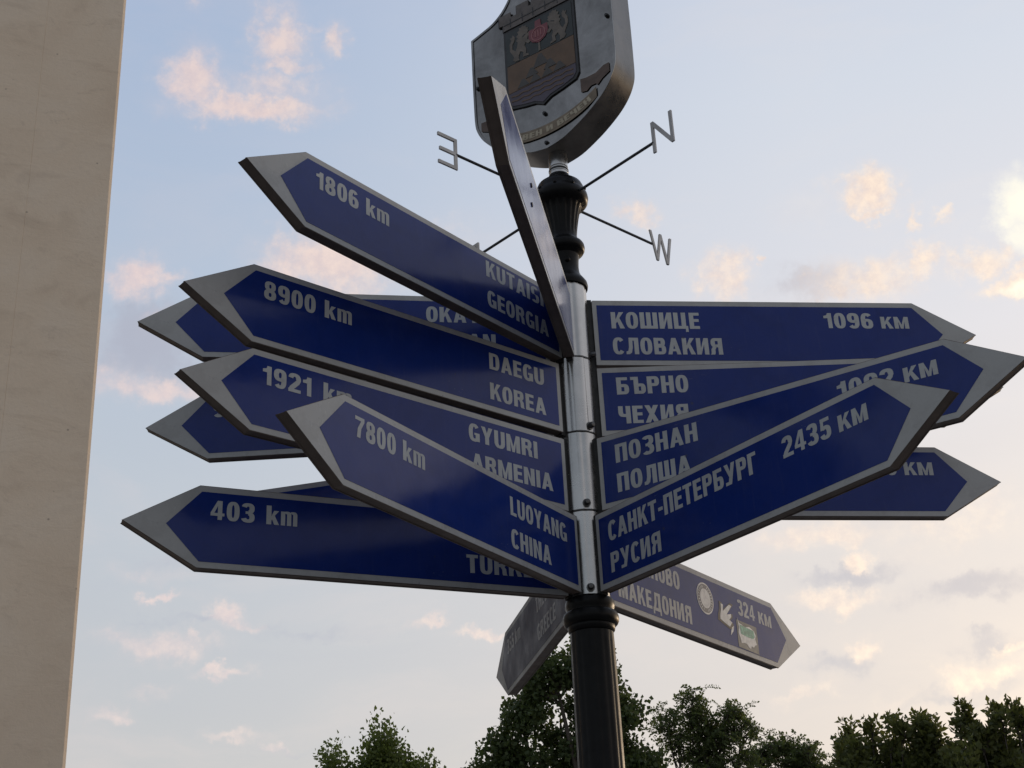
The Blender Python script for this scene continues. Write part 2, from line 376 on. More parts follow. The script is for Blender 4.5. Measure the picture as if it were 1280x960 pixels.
def _glyphs():
    G, s, h, w = {}, SW, SH, 0.60
    stem = lambda x, y0=0, y1=1: _bar(x, y0, x + s, y1)
    G['O'] = (w, _arc(w / 2, .5, w / 2, .515, 0, 360))
    G['C'] = (.57, _arc(w / 2, .5, w / 2, .515, 38, 322))
    G['G'] = (w, _arc(w / 2, .5, w / 2, .515, 38, 300) + [_bar(w - s, .02, w, .50), _bar(w * .52, .38, w, .50)])
    G['E'] = (.50, [stem(0), _bar(s, 1 - h, .50, 1), _bar(s, 0, .50, h), _bar(s, .5 - h / 2 + .02, .47, .5 + h / 2 + .02)])
    G['H'] = (w, [stem(0), stem(w - s), _bar(s, .5 - h / 2 + .02, w - s, .5 + h / 2 + .02)])
    G['I'] = (s, [stem(0)])
    G['L'] = (.48, [stem(0), _bar(s, 0, .48, h)])
    G['T'] = (.56, [stem(.28 - s / 2, 0, 1 - h), _bar(0, 1 - h, .56, 1)])
    G['N'] = (w + .02, [stem(0), stem(w + .02 - s), [(s, 1), (s, .62), (w + .02 - s, 0), (w + .02 - s, .38)]])
    G['M'] = (.78, [stem(0), stem(.78 - s), [(s, 1), (s, .60), (.39 - .075, 0), (.39, 0), (.39, .33)], [(.78 - s, 1), (.39, .33), (.39, 0), (.39 + .075, 0), (.78 - s, .60)]])
    G['J'] = (.52, [stem(.52 - s, .33)] + _arc(.26, .33, .26, .345, 180, 360))
    G['A'] = (.66, [_dia(0, 0, .22, 1, .205), _dia(.455, 0, .235, 1, .205), _bar(.16, .19, .50, .19 + .15)])
    G['U'] = (w, [stem(0, .38), stem(w - s, .38)] + _arc(w / 2, .38, w / 2, .395, 180, 360))
    G['Y'] = (.64, [stem(.32 - s / 2, 0, .42), [(.32 - s / 2, .42), (.32 + s / 2, .42), (.64, 1), (.42, 1), (.32, .66), (.22, 1), (0, 1)]])
    G['K'] = (.63, [stem(0), [(s, .30), (s, .55), (.40, 1), (.63, 1), (.36, .56), (.30, .43)], [(.27, .52), (.41, .64), (.65, 0), (.42, 0)]])
    G['D'] = (w, [stem(0)] + _bowl(s, 0, w, 1))
    G['B'] = (w, [stem(0)] + _bowl(s, 0, w, .58) + _bowl(s, .47, w - .03, 1))
    G['P'] = (.58, [stem(0)] + _bowl(s, .42, .58, 1))
    G['R'] = (.62, [stem(0)] + _bowl(s, .44, .59, 1) + [[(.30, .50), (.47, .50), (.58, .34), (.60, .06), (.64, 0), (.42, 0), (.39, .08), (.38, .30), (.32, .42)]])
    G['S'] = (.58, _arc(.29, .735, .29, .28, 35, 250, s, h * .92) + _arc(.29, .265, .29, .28, -145, 72, s, h * .92) + [[(.13, .62), (.36, .49), (.45, .38), (.22, .51)]])
    for a, b in zip('ОСЕНТМАРВК', 'OCEHTMAPBK'): G[a] = G[b]
    G['И'] = (w + .02, [stem(0), stem(w + .02 - s), [(s, 0), (s, .38), (w + .02 - s, 1), (w + .02 - s, .62)]])
    G['Ш'] = (.86, [stem(0), stem(.43 - s / 2), stem(.86 - s), _bar(s, 0, .86 - s, h)])
    G['Ц'] = (.68, [stem(0), stem(w - s), _bar(s, 0, w - s, h), _bar(w - .002, 0, .69, h), _bar(.69 - .13, -.19, .69, .002)])
    G['П'] = (w, [stem(0), stem(w - s), _bar(s, 1 - h, w - s, 1)])
    G['Г'] = (.48, [stem(0), _bar(s, 1 - h, .48, 1)])
    G['Л'] = (.64, [stem(.64 - s), _bar(.16, 1 - h, .64 - s, 1), [(.16, 1), (.16 + .19, 1), (.335, .40), (.28, .10), (.16, 0), (0, 0), (0, .16), (.10, .20), (.145, .42)]])
    G['Д'] = (.72, [_bar(0, 0, .72, h), _bar(0, -.19, .13, .002), _bar(.59, -.19, .72, .002), _bar(.46, h, .46 + s, 1), _bar(.17, 1 - h, .46, 1), [(.17, 1), (.35, 1), (.33, .45), (.25, h), (.06, h), (.14, .45)]])
    G['Я'] = (.62, _flip(G['R'][1], .62))
    G['Б'] = (.59, [stem(0), _bar(s, 1 - h, .53, 1)] + _bowl(s, 0, .59, .60))
    G['Ъ'] = (.70, [_bar(0, 1 - h, .17, 1), stem(.15)] + _bowl(.15 + s, 0, .71, .60))
    G['Ч'] = (.58, [stem(.58 - s), stem(0, .62), _bar(.28, .37, .58 - s, .37 + h)] + _arc(.29, .64, .29, .27, 180, 270))
    G['Х'] = (.66, [_dia(0, 0, .42, 1, .235), _dia(.42, 0, 0, 1, .235)])
    G['У'] = (.64, [[(.0, 1), (.22, 1), (.36, .52), (.30, .28)], _dia(.17, .0, .43, 1, .21), _bar(.03, 0, .30, .15)])
    G['З'] = (.57, _arc(.27, .735, .29, .28, -90, 150, s, h) + _arc(.27, .265, .30, .28, -150, 90, s, h) + [_bar(.16, .445, .32, .59)])
    G['-'] = (.30, [_bar(0, .33, .30, .33 + .17)])
    # figures
    G['0'] = (.56, _arc(.28, .5, .28, .515, 0, 360))
    G['1'] = (.40, [_bar(.19, 0, .39, 1), [(.0, .66), (.19, .66), (.19, .82), (.30, 1), (.22, 1), (.15, .86), (0, .81)]])
    G['2'] = (.57, _arc(.28, .70, .285, .315, -8, 172, s, h) + [[(.365, .66), (.565, .66), (.50, .48), (.24, .16), (.0, .0), (.0, .12), (.08, .30)], _bar(0, 0, .565, h)])
    G['3'] = (.57, _arc(.275, .735, .285, .28, -80, 165, s, h) + _arc(.275, .265, .295, .28, -165, 88, s, h) + [_bar(.17, .445, .33, .58)])
    G['4'] = (.60, [_bar(.31, 0, .50, 1), _bar(0, .20, .60, .35), [(0, .35), (.16, .35), (.33, .78), (.33, 1), (.29, 1)]])
    G['5'] = (.57, [_bar(.07, 1 - h, .53, 1), [(.05, .45), (.20, .45), (.24, 1), (.09, 1)]] + _arc(.28, .31, .29, .325, -165, 140, s, h))
    G['6'] = (.57, _arc(.285, .31, .285, .325, 0, 360, s, h) + _arc(.285, .56, .285, .455, 40, 180, s, h) + [_bar(0, .30, s, .57)])
    G['7'] = (.56, [_bar(0, 1 - h, .56, 1), [(.36, 1 - h), (.56, 1 - h), (.37, .46), (.31, 0), (.10, 0), (.16, .45)]])
    G['8'] = (.58, _arc(.29, .745, .265, .27, 0, 360, s * .95, h * .9) + _arc(.29, .275, .29, .29, 0, 360, s, h))
    G['9'] = (.57, [[(.57 - x, 1 - y) for x, y in p] for p in G['6'][1]])
    # lower case
    G['k'] = (.56, [stem(0), [(s, .20), (s, .44), (.34, .74), (.56, .74), (.33, .42)], [(.22, .38), (.37, .48), (.57, 0), (.35, 0)]])
    m_ = [_bar(0, 0, .19, .74)]
    for x in (.19, .465):
        m_ += _arc(x + .09, .56, .185, .195, 0, 140, .19, .15) + [_bar(x + .085, 0, x + .275, .565)]
    G['m'] = (.74, m_)
    k_ = 1.0
    G['к'] = G['К']; G['м'] = G['М']
    return G
GLYPHS = _glyphs()

def text_into(bm, s, x0, x1, zb, cap, f, d, xmap=lambda x, z: (x, z), gap=0.092, natural=False):
    """words in GLYPHS squeezed to run from x0 to x1 (x1 < x0 reads towards the pole)"""
    W_, items = 0.0, []
    for c in s:
        if c == ' ': W_ += 0.32; continue
        gw, ps = GLYPHS[c]
        items.append((W_, ps)); W_ += gw + gap
    W_ -= gap
    sg = 1 if x1 > x0 else -1
    k = (x1 - x0) / W_
    dd = math.copysign(0.00003, d)
    i = 0
    for ox, ps in items:
        for p in ps:
            i += 1
            e = d + dd * (i % 7)
            bm.faces.new([bm.verts.new(f(*xmap(x0 + (ox + x) * k, zb + y * cap), e)) for x, y in p])

# ------------------------------------------------------------------ setting: ground
m, q, b = mat('paving')
co = q.new('ShaderNodeTexCoord').outputs['Object']
br = q.new('ShaderNodeTexBrick')
q.put(br.inputs['Vector'], co)
br.inputs['Scale'].default_value = 2.5
br.inputs['Color1'].default_value = (0.24, 0.225, 0.21, 1)
br.inputs['Color2'].default_value = (0.19, 0.18, 0.17, 1)
br.inputs['Mortar'].default_value = (0.09, 0.085, 0.08, 1)
br.inputs['Mortar Size'].default_value = 0.012
q.put(b.inputs['Base Color'], q.mix(q.maprange(q.noise(co, 0.7, 6, 0.6), 0.35, 0.7, 0, 0.6), br.outputs[0], (0.13, 0.125, 0.115, 1)))
b.inputs['Roughness'].default_value = 0.85
bm = bmesh.new()
bmesh.ops.create_grid(bm, x_segments=8, y_segments=8, size=2500)
g = finish(bm, 'ground', m)
g['kind'] = 'structure'

# ------------------------------------------------------------------ concrete pillar at the left
m, q, b = mat('concrete')
co = q.new('ShaderNodeTexCoord').outputs['Object']
big = q.noise(co, 1.3, 7, 0.62, 0.4)
mid = q.noise(q.vmath('MULTIPLY', co, (1.0, 1.0, 2.3)), 3.4, 7, 0.66, 0.5)
fine = q.noise(co, 60, 5, 0.7)
c = q.ramp(big, [(0.32, (0.69, 0.555, 0.415)), (0.5, (0.75, 0.62, 0.475)), (0.68, (0.77, 0.66, 0.53))])
c = q.mix(q.maprange(mid, 0.54, 0.72, 0, 0.36), c, (0.46, 0.36, 0.27, 1))
blot = q.noise(q.vmath('MULTIPLY', co, (1.0, 1.0, 1.6)), 9, 5, 0.7, 0.8)
c = q.mix(q.maprange(blot, 0.60, 0.72, 0, 0.35), c, (0.42, 0.335, 0.26, 1))
c = q.mix(q.maprange(fine, 0.3, 0.7, 0.0, 0.16), c, (0.50, 0.42, 0.34, 1))
pit = q.new('ShaderNodeTexVoronoi')
q.put(pit.inputs['Vector'], co); pit.inputs['Scale'].default_value = 11
pm = q.math('MULTIPLY', q.maprange(pit.outputs['Distance'], 0.035, 0.07, 1, 0), q.math('GREATER_THAN', q.noise(co, 2.5, 2), 0.55))
c = q.mix(q.math('MULTIPLY', pm, 0.5), c, (0.12, 0.10, 0.085, 1))
q.put(b.inputs['Base Color'], c)
b.inputs['Roughness'].default_value = 0.82
b.inputs['Specular IOR Level'].default_value = 0.3
bn = q.new('ShaderNodeBump')
bn.inputs['Strength'].default_value = 0.35
bn.inputs['Distance'].default_value = 0.01
q.put(bn.inputs['Height'], q.math('ADD', q.math('MULTIPLY', mid, 1.2), q.math('MULTIPLY', fine, 0.35)))
q.put(b.inputs['Normal'], bn.outputs[0])
concrete = m
PB = Vector((-2.118, 2.13, 0))
wd = Vector((-0.92, -0.39, 0)).normalized()          # along the face, to the left
dp = Vector((-wd.y, wd.x, 0))
if dp.y < 0: dp = -dp                                 # into the pillar
lean = (2.160 - 2.120) / (5.08 - 1.18)
def pil(u, v, z):                                     # u along face, v into depth
    s = lean * (z - 1.18 - EYE)
    return PB + wd * (u + s) + dp * v + Vector((0, 0, z))
bm = bmesh.new()
H = 9.5
ch = 0.012
zs = [0.0, H]
out = [(0.0, ch), (ch, 0.0), (0.3735, 0.0), (0.375, 0.0014), (0.3765, 0.0), (2.6, 0.0), (2.6, 1.1), (0.05, 1.1)]
rings = [[bm.verts.new(pil(u, v, z)) for u, v in out] for z in np.linspace(0, H, 20)]
for i in range(len(rings) - 1):
    for k in range(len(out)):
        bm.faces.new((rings[i][k], rings[i][(k + 1) % len(out)], rings[i + 1][(k + 1) % len(out)], rings[i + 1][k]))
bm.faces.new(rings[0][::-1]); bm.faces.new(rings[-1])
o = finish(bm, 'concrete_pillar', concrete)
o['label'] = 'tall grey-beige concrete pillar with brown stains at the left edge'
o['category'] = 'pillar'

# ------------------------------------------------------------------ the signpost
post = bpy.data.objects.new('signpost', None)
COL.objects.link(post)
post.empty_display_size = 0.3
post['label'] = 'tall black and silver signpost with blue arrow blades, compass and crest on top'
post['category'] = 'signpost'
Z = lambda z: z + EYE

# lower pole, with a fluted shaft, a collar under the blades and a stepped foot
bm = bmesh.new()
fl = lambda a, z: 1 - 0.035 * (0.5 - 0.5 * cos(16 * a)) ** 2 if 0.62 < z < Z(0.97) else 1
prof = [(0.17, 0.0), (0.17, 0.10), (0.145, 0.14), (0.135, 0.40), (0.11, 0.46), (0.10, 0.52), (0.075, 0.58), (0.066, 0.63)]
for k in range(9): prof.append((0.064 - 0.009 * k / 8, 0.66 + (Z(0.96) - 0.66) * k / 8))
prof += [(0.0545, Z(0.984))]
lathe(bm, prof, 96, fl)
finish(bm, 'pole', M['black'], post, True, 40)
bm = bmesh.new()
prof = [(0.053, Z(0.985)), (0.0585, Z(0.990)), (0.0600, Z(1.000))]
for k in range(9):
    a = -pi / 2 + pi * k / 8
    prof.append((0.0595 + 0.0115 * cos(a), Z(1.020) + 0.018 * sin(a)))
prof += [(0.0600, Z(1.044)), (0.0625, Z(1.050)), (0.0625, Z(1.064)), (0.058, Z(1.070)), (0.050, Z(1.072))]
lathe(bm, prof, 64)
finish(bm, 'collar', M['black'], post, True, 50)

# four silver sleeves, one per tier of blades, each with shallow flats and its bolt
TIER = [1.92949, 1.71607, 1.49431, 1.27451]
ends = [1.975, 1.7385, 1.5165, 1.2960, 1.0705]
bolt_ang = [-14, -49, -78, -84]
for i in range(4):
    bm = bmesh.new()
    z0, z1 = Z(ends[i + 1]) + 0.0012, Z(ends[i]) - 0.0012
    ph = radians(bolt_ang[i])
    ff = lambda a, z: 1.0 - 0.030 * max(0.0, cos(6 * (a - ph))) ** 6 + 0.006 * cos(12 * a)
    lathe(bm, [(0.049, z0), (0.0520, z0 + 0.002), (0.0520, (z0 + z1) / 2), (0.0520, z1 - 0.002), (0.049, z1)], 120, ff)
    s = finish(bm, 'clamp_sleeve', M['steel'], post, True, 40)
    bm = bmesh.new()
    lathe(bm, [(0.0110, 0.0), (0.0110, 0.004), (0.0078, 0.0045), (0.0078, 0.014), (0.0060, 0.0170), (0.001, 0.0180)], 12)
    R = Matrix.Translation((0.050 * cos(ph), 0.050 * sin(ph), z0 + 0.017)) @ Matrix.Rotation(ph, 4, 'Z') @ Matrix.Rotation(pi / 2, 4, 'Y')
    bmesh.ops.transform(bm, matrix=R, verts=bm.verts[:])
    finish(bm, 'bolt', M['bolt'], s, True, 40)
bm = bmesh.new()
lathe(bm, [(0.040, Z(1.03)), (0.040, Z(1.98))], 32)
finish(bm, 'core_tube', M['dark'], post, True, 40)

# black fluted urn above the blades
bm = bmesh.new()
prof = [(0.050, Z(1.968)), (0.0575, Z(1.970)), (0.0590, Z(1.978)), (0.0575, Z(1.988)), (0.050, Z(2.000)), (0.043, Z(2.010)), (0.0385, Z(2.022)), (0.0370, Z(2.040)),
        (0.0385, Z(2.065)), (0.0405, Z(2.078)), (0.050, Z(2.086))]
for k in range(7):
    a = -pi / 2 + pi * k / 6
    prof.append((0.0495 + 0.009 * cos(a), Z(2.104) + 0.016 * sin(a)))
prof += [(0.043, Z(2.126)), (0.0395, Z(2.136)), (0.0390, Z(2.146))]
urn = [(0.0405, 2.160), (0.0435, 2.180), (0.0470, 2.200), (0.0515, 2.220), (0.0560, 2.236), (0.0590, 2.244)]
prof += [(r, Z(z)) for r, z in urn]
prof += [(0.0700, Z(2.248)), (0.0770, Z(2.256)), (0.0795, Z(2.268)), (0.0780, Z(2.280)), (0.0730, Z(2.288)), (0.0700, Z(2.294)), (0.0690, Z(2.304)), (0.0640, Z(2.316)), (0.050, Z(2.328)), (0.034, Z(2.338)), (0.0300, Z(2.346)), (0.0300, Z(2.352)), (0.026, Z(2.354))]
lathe(bm, prof, 144, lambda a, z: 1 - 0.055 * (0.5 - 0.5 * cos(18 * a)) if Z(2.15) < z < Z(2.24) else 1)
u_ = finish(bm, 'urn', M['black'], post, True, 40)
for a, rr, ra, zz in ((-100, .0055, .0745, 2.287), (-60, .0055, .0745, 2.287), (-20, .0055, .0745, 2.287), (-140, .0055, .0745, 2.287), (-80, .009, .036, 2.05)):
    bm = bmesh.new()
    bb = bmesh.ops.create_icosphere(bm, subdivisions=2, radius=rr)
    bmesh.ops.translate(bm, verts=bb['verts'], vec=(ra * cos(radians(a)), ra * sin(radians(a)), Z(zz)))
    finish(bm, 'rivet', M['black'], u_, True)
bm = bmesh.new()
lathe(bm, [(0.0270, Z(2.350)), (0.0270, Z(2.362)), (0.0282, Z(2.363)), (0.0282, Z(2.374)), (0.0255, Z(2.376)), (0.0255, Z(2.378)), (0.0278, Z(2.380)), (0.0278, Z(2.412)), (0.0262, Z(2.414)), (0.0262, Z(2.442))], 40)
nk = finish(bm, 'neck_tube', M['steel'], post, True, 40)
bm = bmesh.new()
lathe(bm, [(0.0284, Z(2.3655)), (0.0292, Z(2.367)), (0.0292, Z(2.371)), (0.0284, Z(2.3725))], 40)
finish(bm, 'ring', M['dark'], nk, True, 40)

# compass: two crossing rods and four flat letters
ZC = Z(2.2631)
for a in (-44.6, 45.0):
    bm = bmesh.new()
    d = Vector((cos(radians(a)), sin(radians(a)), 0))
    tube(bm, [-d * 0.389 + Vector((0, 0, ZC)), d * (0.379 if a > 0 else 0.370) + Vector((0, 0, ZC))], [0.0042, 0.0042], 10)
    finish(bm, 'compass_rod', M['rod'], post, True, 40)
def strokes(ch):
    h, w, s = 0.100, 0.076, 0.0100
    if ch == 'N':
        return [[(0, 0), (s, 0), (s, h), (0, h)], [(w - s, 0), (w, 0), (w, h), (w - s, h)], [(s, h), (s, h - 0.020), (w - s, 0), (w - s, 0.020)]]
    if ch == 'E':
        w = 0.066
        return [[(0, 0), (s, 0), (s, h), (0, h)], [(s, 0), (w, 0), (w, s), (s, s)], [(s, h - s), (w, h - s), (w, h), (s, h)], [(s, h / 2 - s / 2), (w * 0.92, h / 2 - s / 2), (w * 0.92, h / 2 + s / 2), (s, h / 2 + s / 2)]]
    if ch == 'W':
        w, s = 0.088, 0.0085
        x = [0, w * .25, w * .5, w * .75, w]
        r = []
        for i in range(4):
            y0, y1 = (h, 0) if i % 2 == 0 else (0, h)
            r.append([(x[i] - s / 2, y0), (x[i] + s / 2, y0), (x[i + 1] + s / 2, y1), (x[i + 1] - s / 2, y1)])
        return r
    w = 0.058
    pts = []
    return [[(0, 0), (w, 0), (w, s), (0, s)], [(w - s, s), (w, s), (w, h / 2 - s / 2), (w - s, h / 2 - s / 2)], [(0, h / 2 - s / 2), (w, h / 2 - s / 2), (w, h / 2 + s / 2), (0, h / 2 + s / 2)],
            [(0, h / 2 + s / 2), (s, h / 2 + s / 2), (s, h - s), (0, h - s)], [(0, h - s), (w, h - s), (w, h), (0, h)]]
for chx, a, off in (('N', -44.6, 0.034), ('W', 45.0, 0.052), ('E', 225.0, 0.050), ('S', 135.4, 0.055)):
    bm = bmesh.new()
    d = Vector((cos(radians(a)), sin(radians(a)), 0)); nn = Vector((-d.y, d.x, 0))
    f = lambda x, z, dd: d * (({'E': 0.386, 'W': 0.376}.get(chx, 0.366)) + x) + nn * dd + Vector((0, 0, ZC - off + z))
    for k, st in enumerate(strokes(chx)):
        e = 0.0025 + 0.00012 * k
        prism(bm, st, f, -e, e)
    finish(bm, 'compass_letter', M['letterplate'], post)

# ------------------------------------------------------------------ crest
caz = radians(-32)
cu_ = Vector((cos(caz), sin(caz), 0)); cn = Vector((sin(caz), -cos(caz), 0))
CF = lambda x, z, d: cu_ * x + cn * d + Vector((0, 0, Z(z)))
half = [(0.0, 2.424), (0.055, 2.434), (0.115, 2.462), (0.160, 2.490), (0.200, 2.522), (0.228, 2.555), (0.246, 2.590), (0.254, 2.625), (0.256, 2.70), (0.257, 2.80), (0.257, 2.949),
        (0.216, 2.960), (0.172, 2.974), (0.135, 3.000), (0.108, 3.034), (0.090, 3.070), (0.040, 3.084), (0.0, 3.090)]
def smooth_line(P, n=4):
    out = []
    for i in range(len(P) - 1):
        p0, p1, p2, p3 = P[max(i - 1, 0)], P[i], P[i + 1], P[min(i + 2, len(P) - 1)]
        for k in range(n):
            u = k / n
            out.append(tuple(0.5 * (2 * p1[j] + (p2[j] - p0[j]) * u + (2 * p0[j] - 5 * p1[j] + 4 * p2[j] - p3[j]) * u * u + (3 * p1[j] - p0[j] - 3 * p2[j] + p3[j]) * u ** 3) for j in (0, 1)))
    return out + [P[-1]]
half = smooth_line(half[:10]) + [half[10]] + smooth_line(half[10:], 3)[1:]
full = half + [(-x, z) for x, z in half[-2:0:-1]]
bm = bmesh.new()
prism(bm, full, CF, -0.0515, 0.0515, 0, 1)
crest = finish(bm, 'crest_shield', [M['crest_steel'], M['crest_rim']], post, True, 25)
FR = 0.0525
def inset(pts, cx, cz, k): return [(cx + (x - cx) * k, cz + (z - cz) * k) for x, z in pts]
bm = bmesh.new()          # raised plate edge of the shield front
inn = inset(full, 0, 2.74, 0.972)
va = [bm.verts.new(CF(x, z, 0.0545)) for x, z in full]; vb = [bm.verts.new(CF(x, z, 0.0545)) for x, z in inn]
vc = [bm.verts.new(CF(x, z, 0.0520)) for x, z in full]; vd = [bm.verts.new(CF(x, z, 0.0520)) for x, z in inn]
n = len(full)
for i in range(n):
    j = (i + 1) % n
    bm.faces.new((va[i], va[j], vb[j], vb[i])); bm.faces.new((va[i], vc[i], vc[j], va[j])); bm.faces.new((vb[i], vb[j], vd[j], vd[i]))
finish(bm, 'front_edge', M['crest_steel'], crest)

def field(e):             # field outline, grown by e, with a pointed foot
    x0 = 0.1215 + e
    return [(-x0, 2.902 + e), (x0, 2.902 + e), (x0, 2.640 - e * .6), (x0 - 0.012, 2.624 - e), (0.070, 2.612 - e), (0.028, 2.604 - e), (0.010, 2.594 - e), (0.0, 2.588 - e),
            (-0.010, 2.594 - e), (-0.028, 2.604 - e), (-0.070, 2.612 - e), (-x0 + 0.012, 2.624 - e), (-x0, 2.640 - e * .6)]
bm = bmesh.new(); prism(bm, field(0.0085), CF, 0.0516, 0.0565)
arms = finish(bm, 'coat_of_arms', M['c_black'], crest)
def piece(pts, m, d, name='coat_of_arms', par=None):
    bm = bmesh.new(); prism(bm, pts, CF, d - 0.0012, d); return finish(bm, name, m, par or crest)
piece([(-0.1215, 2.776), (0.1215, 2.776), (0.1215, 2.902), (-0.1215, 2.902)], M['c_green'], 0.0578, 'arms_chief')
piece([(-0.1215, 2.672), (0.1215, 2.672), (0.1215, 2.7745), (-0.1215, 2.7745)], M['c_gold'], 0.0578, 'arms_field')
piece([(-0.1215, 2.6705)] + [(-0.1215, 2.640), (-0.11, 2.624), (-0.070, 2.612), (-0.028, 2.604), (-0.010, 2.594), (0, 2.588), (0.010, 2.594), (0.028, 2.604), (0.070, 2.612), (0.11, 2.624), (0.1215, 2.640)] + [(0.1215, 2.6705)], M['c_river'], 0.0578, 'arms_river')
bm = bmesh.new()
for zc_, w in ((2.655, 0.0045), (2.638, 0.0045), (2.622, 0.004)):
    xs = np.linspace(-0.112, 0.112, 25) if zc_ > 2.63 else np.linspace(-0.075, 0.075, 19)
    prism(bm, [(x, zc_ + 0.0022 * sin(x * 160) - w / 2) for x in xs] + [(x, zc_ + 0.0022 * sin(x * 160) + w / 2) for x in xs[::-1]], CF, 0.0580, 0.0588)
finish(bm, 'arms_waves', M['c_gold'], crest)
bm = bmesh.new()          # seven dark hills in three rows
for (x, z, w, h) in ((0.0, 2.722, 0.056, 0.044), (-0.033, 2.700, 0.046, 0.030), (0.033, 2.700, 0.046, 0.030), (-0.066, 2.676, 0.044, 0.028), (-0.022, 2.675, 0.042, 0.026), (0.022, 2.675, 0.042, 0.026), (0.066, 2.676, 0.044, 0.028)):
    prism(bm, [(x - w / 2, z), (x + w / 2, z), (x + w * .1, z + h), (x - w * .1, z + h)], CF, 0.0580, 0.0590 + x * 0.002)
finish(bm, 'arms_hills', M['c_hill'], crest)
LION = [(0.0, 0.0), (0.016, -0.001), (0.013, 0.006), (0.014, 0.014), (0.020, 0.026), (0.031, 0.020), (0.029, 0.004), (0.050, 0.001), (0.048, 0.008), (0.040, 0.010), (0.042, 0.026), (0.036, 0.040), (0.041, 0.048), (0.050, 0.040), (0.060, 0.044), (0.056, 0.052), (0.047, 0.055),
        (0.050, 0.064), (0.060, 0.066), (0.066, 0.074), (0.062, 0.080), (0.054, 0.077), (0.047, 0.076), (0.054, 0.084), (0.050, 0.088), (0.053, 0.094), (0.046, 0.096), (0.045, 0.104), (0.038, 0.103), (0.033, 0.109), (0.028, 0.104), (0.020, 0.105), (0.021, 0.097), (0.012, 0.094), (0.017, 0.086), (0.008, 0.080), (0.014, 0.074), (0.007, 0.066), (0.013, 0.060), (0.010, 0.046), (0.003, 0.034), (-0.008, 0.044), (-0.007, 0.060), (0.001, 0.070), (0.003, 0.082), (-0.004, 0.092), (-0.008, 0.084), (-0.015, 0.086), (-0.010, 0.076), (-0.017, 0.064), (-0.017, 0.042), (-0.008, 0.026), (-0.003, 0.016), (-0.008, 0.008)]
for sgn in (1, -1):
    piece([(sgn * (-0.090 + x * 1.02), 2.780 + z * 1.13) for x, z in LION], M['c_lion'], 0.0592, 'arms_lion')
for sgn in (1, -1):
    bm = bmesh.new()
    for x0, z0, x1, z1 in ((.030, .068, .042, .074),):
        a_ = [(sgn * (-0.090 + x * 1.02), 2.780 + z * 1.13) for x, z in ((x0, z0), (x1, z1), (x1, z1 + .0030), (x0, z0 + .0040))]
        prism(bm, a_, CF, 0.0589, 0.0597)
    finish(bm, 'arms_lines', M['c_black'], crest)
piece([(-0.0035, 2.778), (0.0035, 2.778), (0.0035, 2.815), (-0.0035, 2.815)], M['c_lion'], 0.0590, 'arms_stem')
fl_ = piece([(-0.034, 2.868), (-0.012, 2.868), (-0.010, 2.894), (0.010, 2.894), (0.012, 2.868), (0.034, 2.868), (0.036, 2.840), (0.024, 2.820), (0.0, 2.808), (-0.024, 2.820), (-0.036, 2.840)], M['c_red'], 0.0598, 'arms_emblem')
bm = bmesh.new()
def ringp(bm, r0, r1, cx, cz, d0, d1, n=24):
    a = [[bm.verts.new(CF(cx + r * cos(2 * pi * k / n), cz + r * sin(2 * pi * k / n), dd)) for k in range(n)] for r, dd in ((r0, d0), (r0, d1), (r1, d1), (r1, d0))]
    for i in range(3):
        for k in range(n):
            bm.faces.new((a[i][k], a[i][(k + 1) % n], a[i + 1][(k + 1) % n], a[i + 1][k]))
ringp(bm, 0.0225, 0.0265, 0, 2.842, 0.0596, 0.0606)
for x in (-0.010, 0.0, 0.010):
    prism(bm, [(x - 0.002, 2.832), (x + 0.002, 2.832), (x + 0.0025, 2.856), (x - 0.0025, 2.856)], CF, 0.0599, 0.0607)
finish(bm, 'arms_emblem_detail', M['c_redpale'], crest)
# mural crown above the field
cp = [(-0.128, 2.914), (0.128, 2.914), (0.128, 2.938), (0.142, 2.940), (0.142, 2.978), (0.098, 2.978), (0.098, 2.958), (0.076, 2.958), (0.076, 2.990), (0.030, 2.990), (0.030, 2.966), (0.020, 2.966), (0.020, 3.020), (-0.020, 3.020), (-0.020, 2.966), (-0.030, 2.966), (-0.030, 2.990), (-0.076, 2.990), (-0.076, 2.958), (-0.098, 2.958), (-0.098, 2.978), (-0.142, 2.978), (-0.142, 2.940), (-0.128, 2.938)]
bm = bmesh.new(); prism(bm, inset(cp, 0, 2.955, 1.035), CF, 0.0516, 0.0568); finish(bm, 'arms_crown_outline', M['c_black'], crest)
bm = bmesh.new(); prism(bm, cp, CF, 0.0570, 0.0590); crw = finish(bm, 'arms_crown', M['c_wall'], crest)
bm = bmesh.new()
for x in (-0.100, -0.055, -0.015, 0.03, 0.075, 0.11):
    prism(bm, [(x - 0.0016, 2.92), (x + 0.0016, 2.92), (x + 0.0016, 2.952), (x - 0.0016, 2.952)], CF, 0.0588, 0.0596)
prism(bm, [(-0.125, 2.9335), (0.125, 2.9335), (0.125, 2.9365), (-0.125, 2.9365)], CF, 0.0589, 0.0599)
finish(bm, 'arms_crown_joints', M['c_black'], crest)
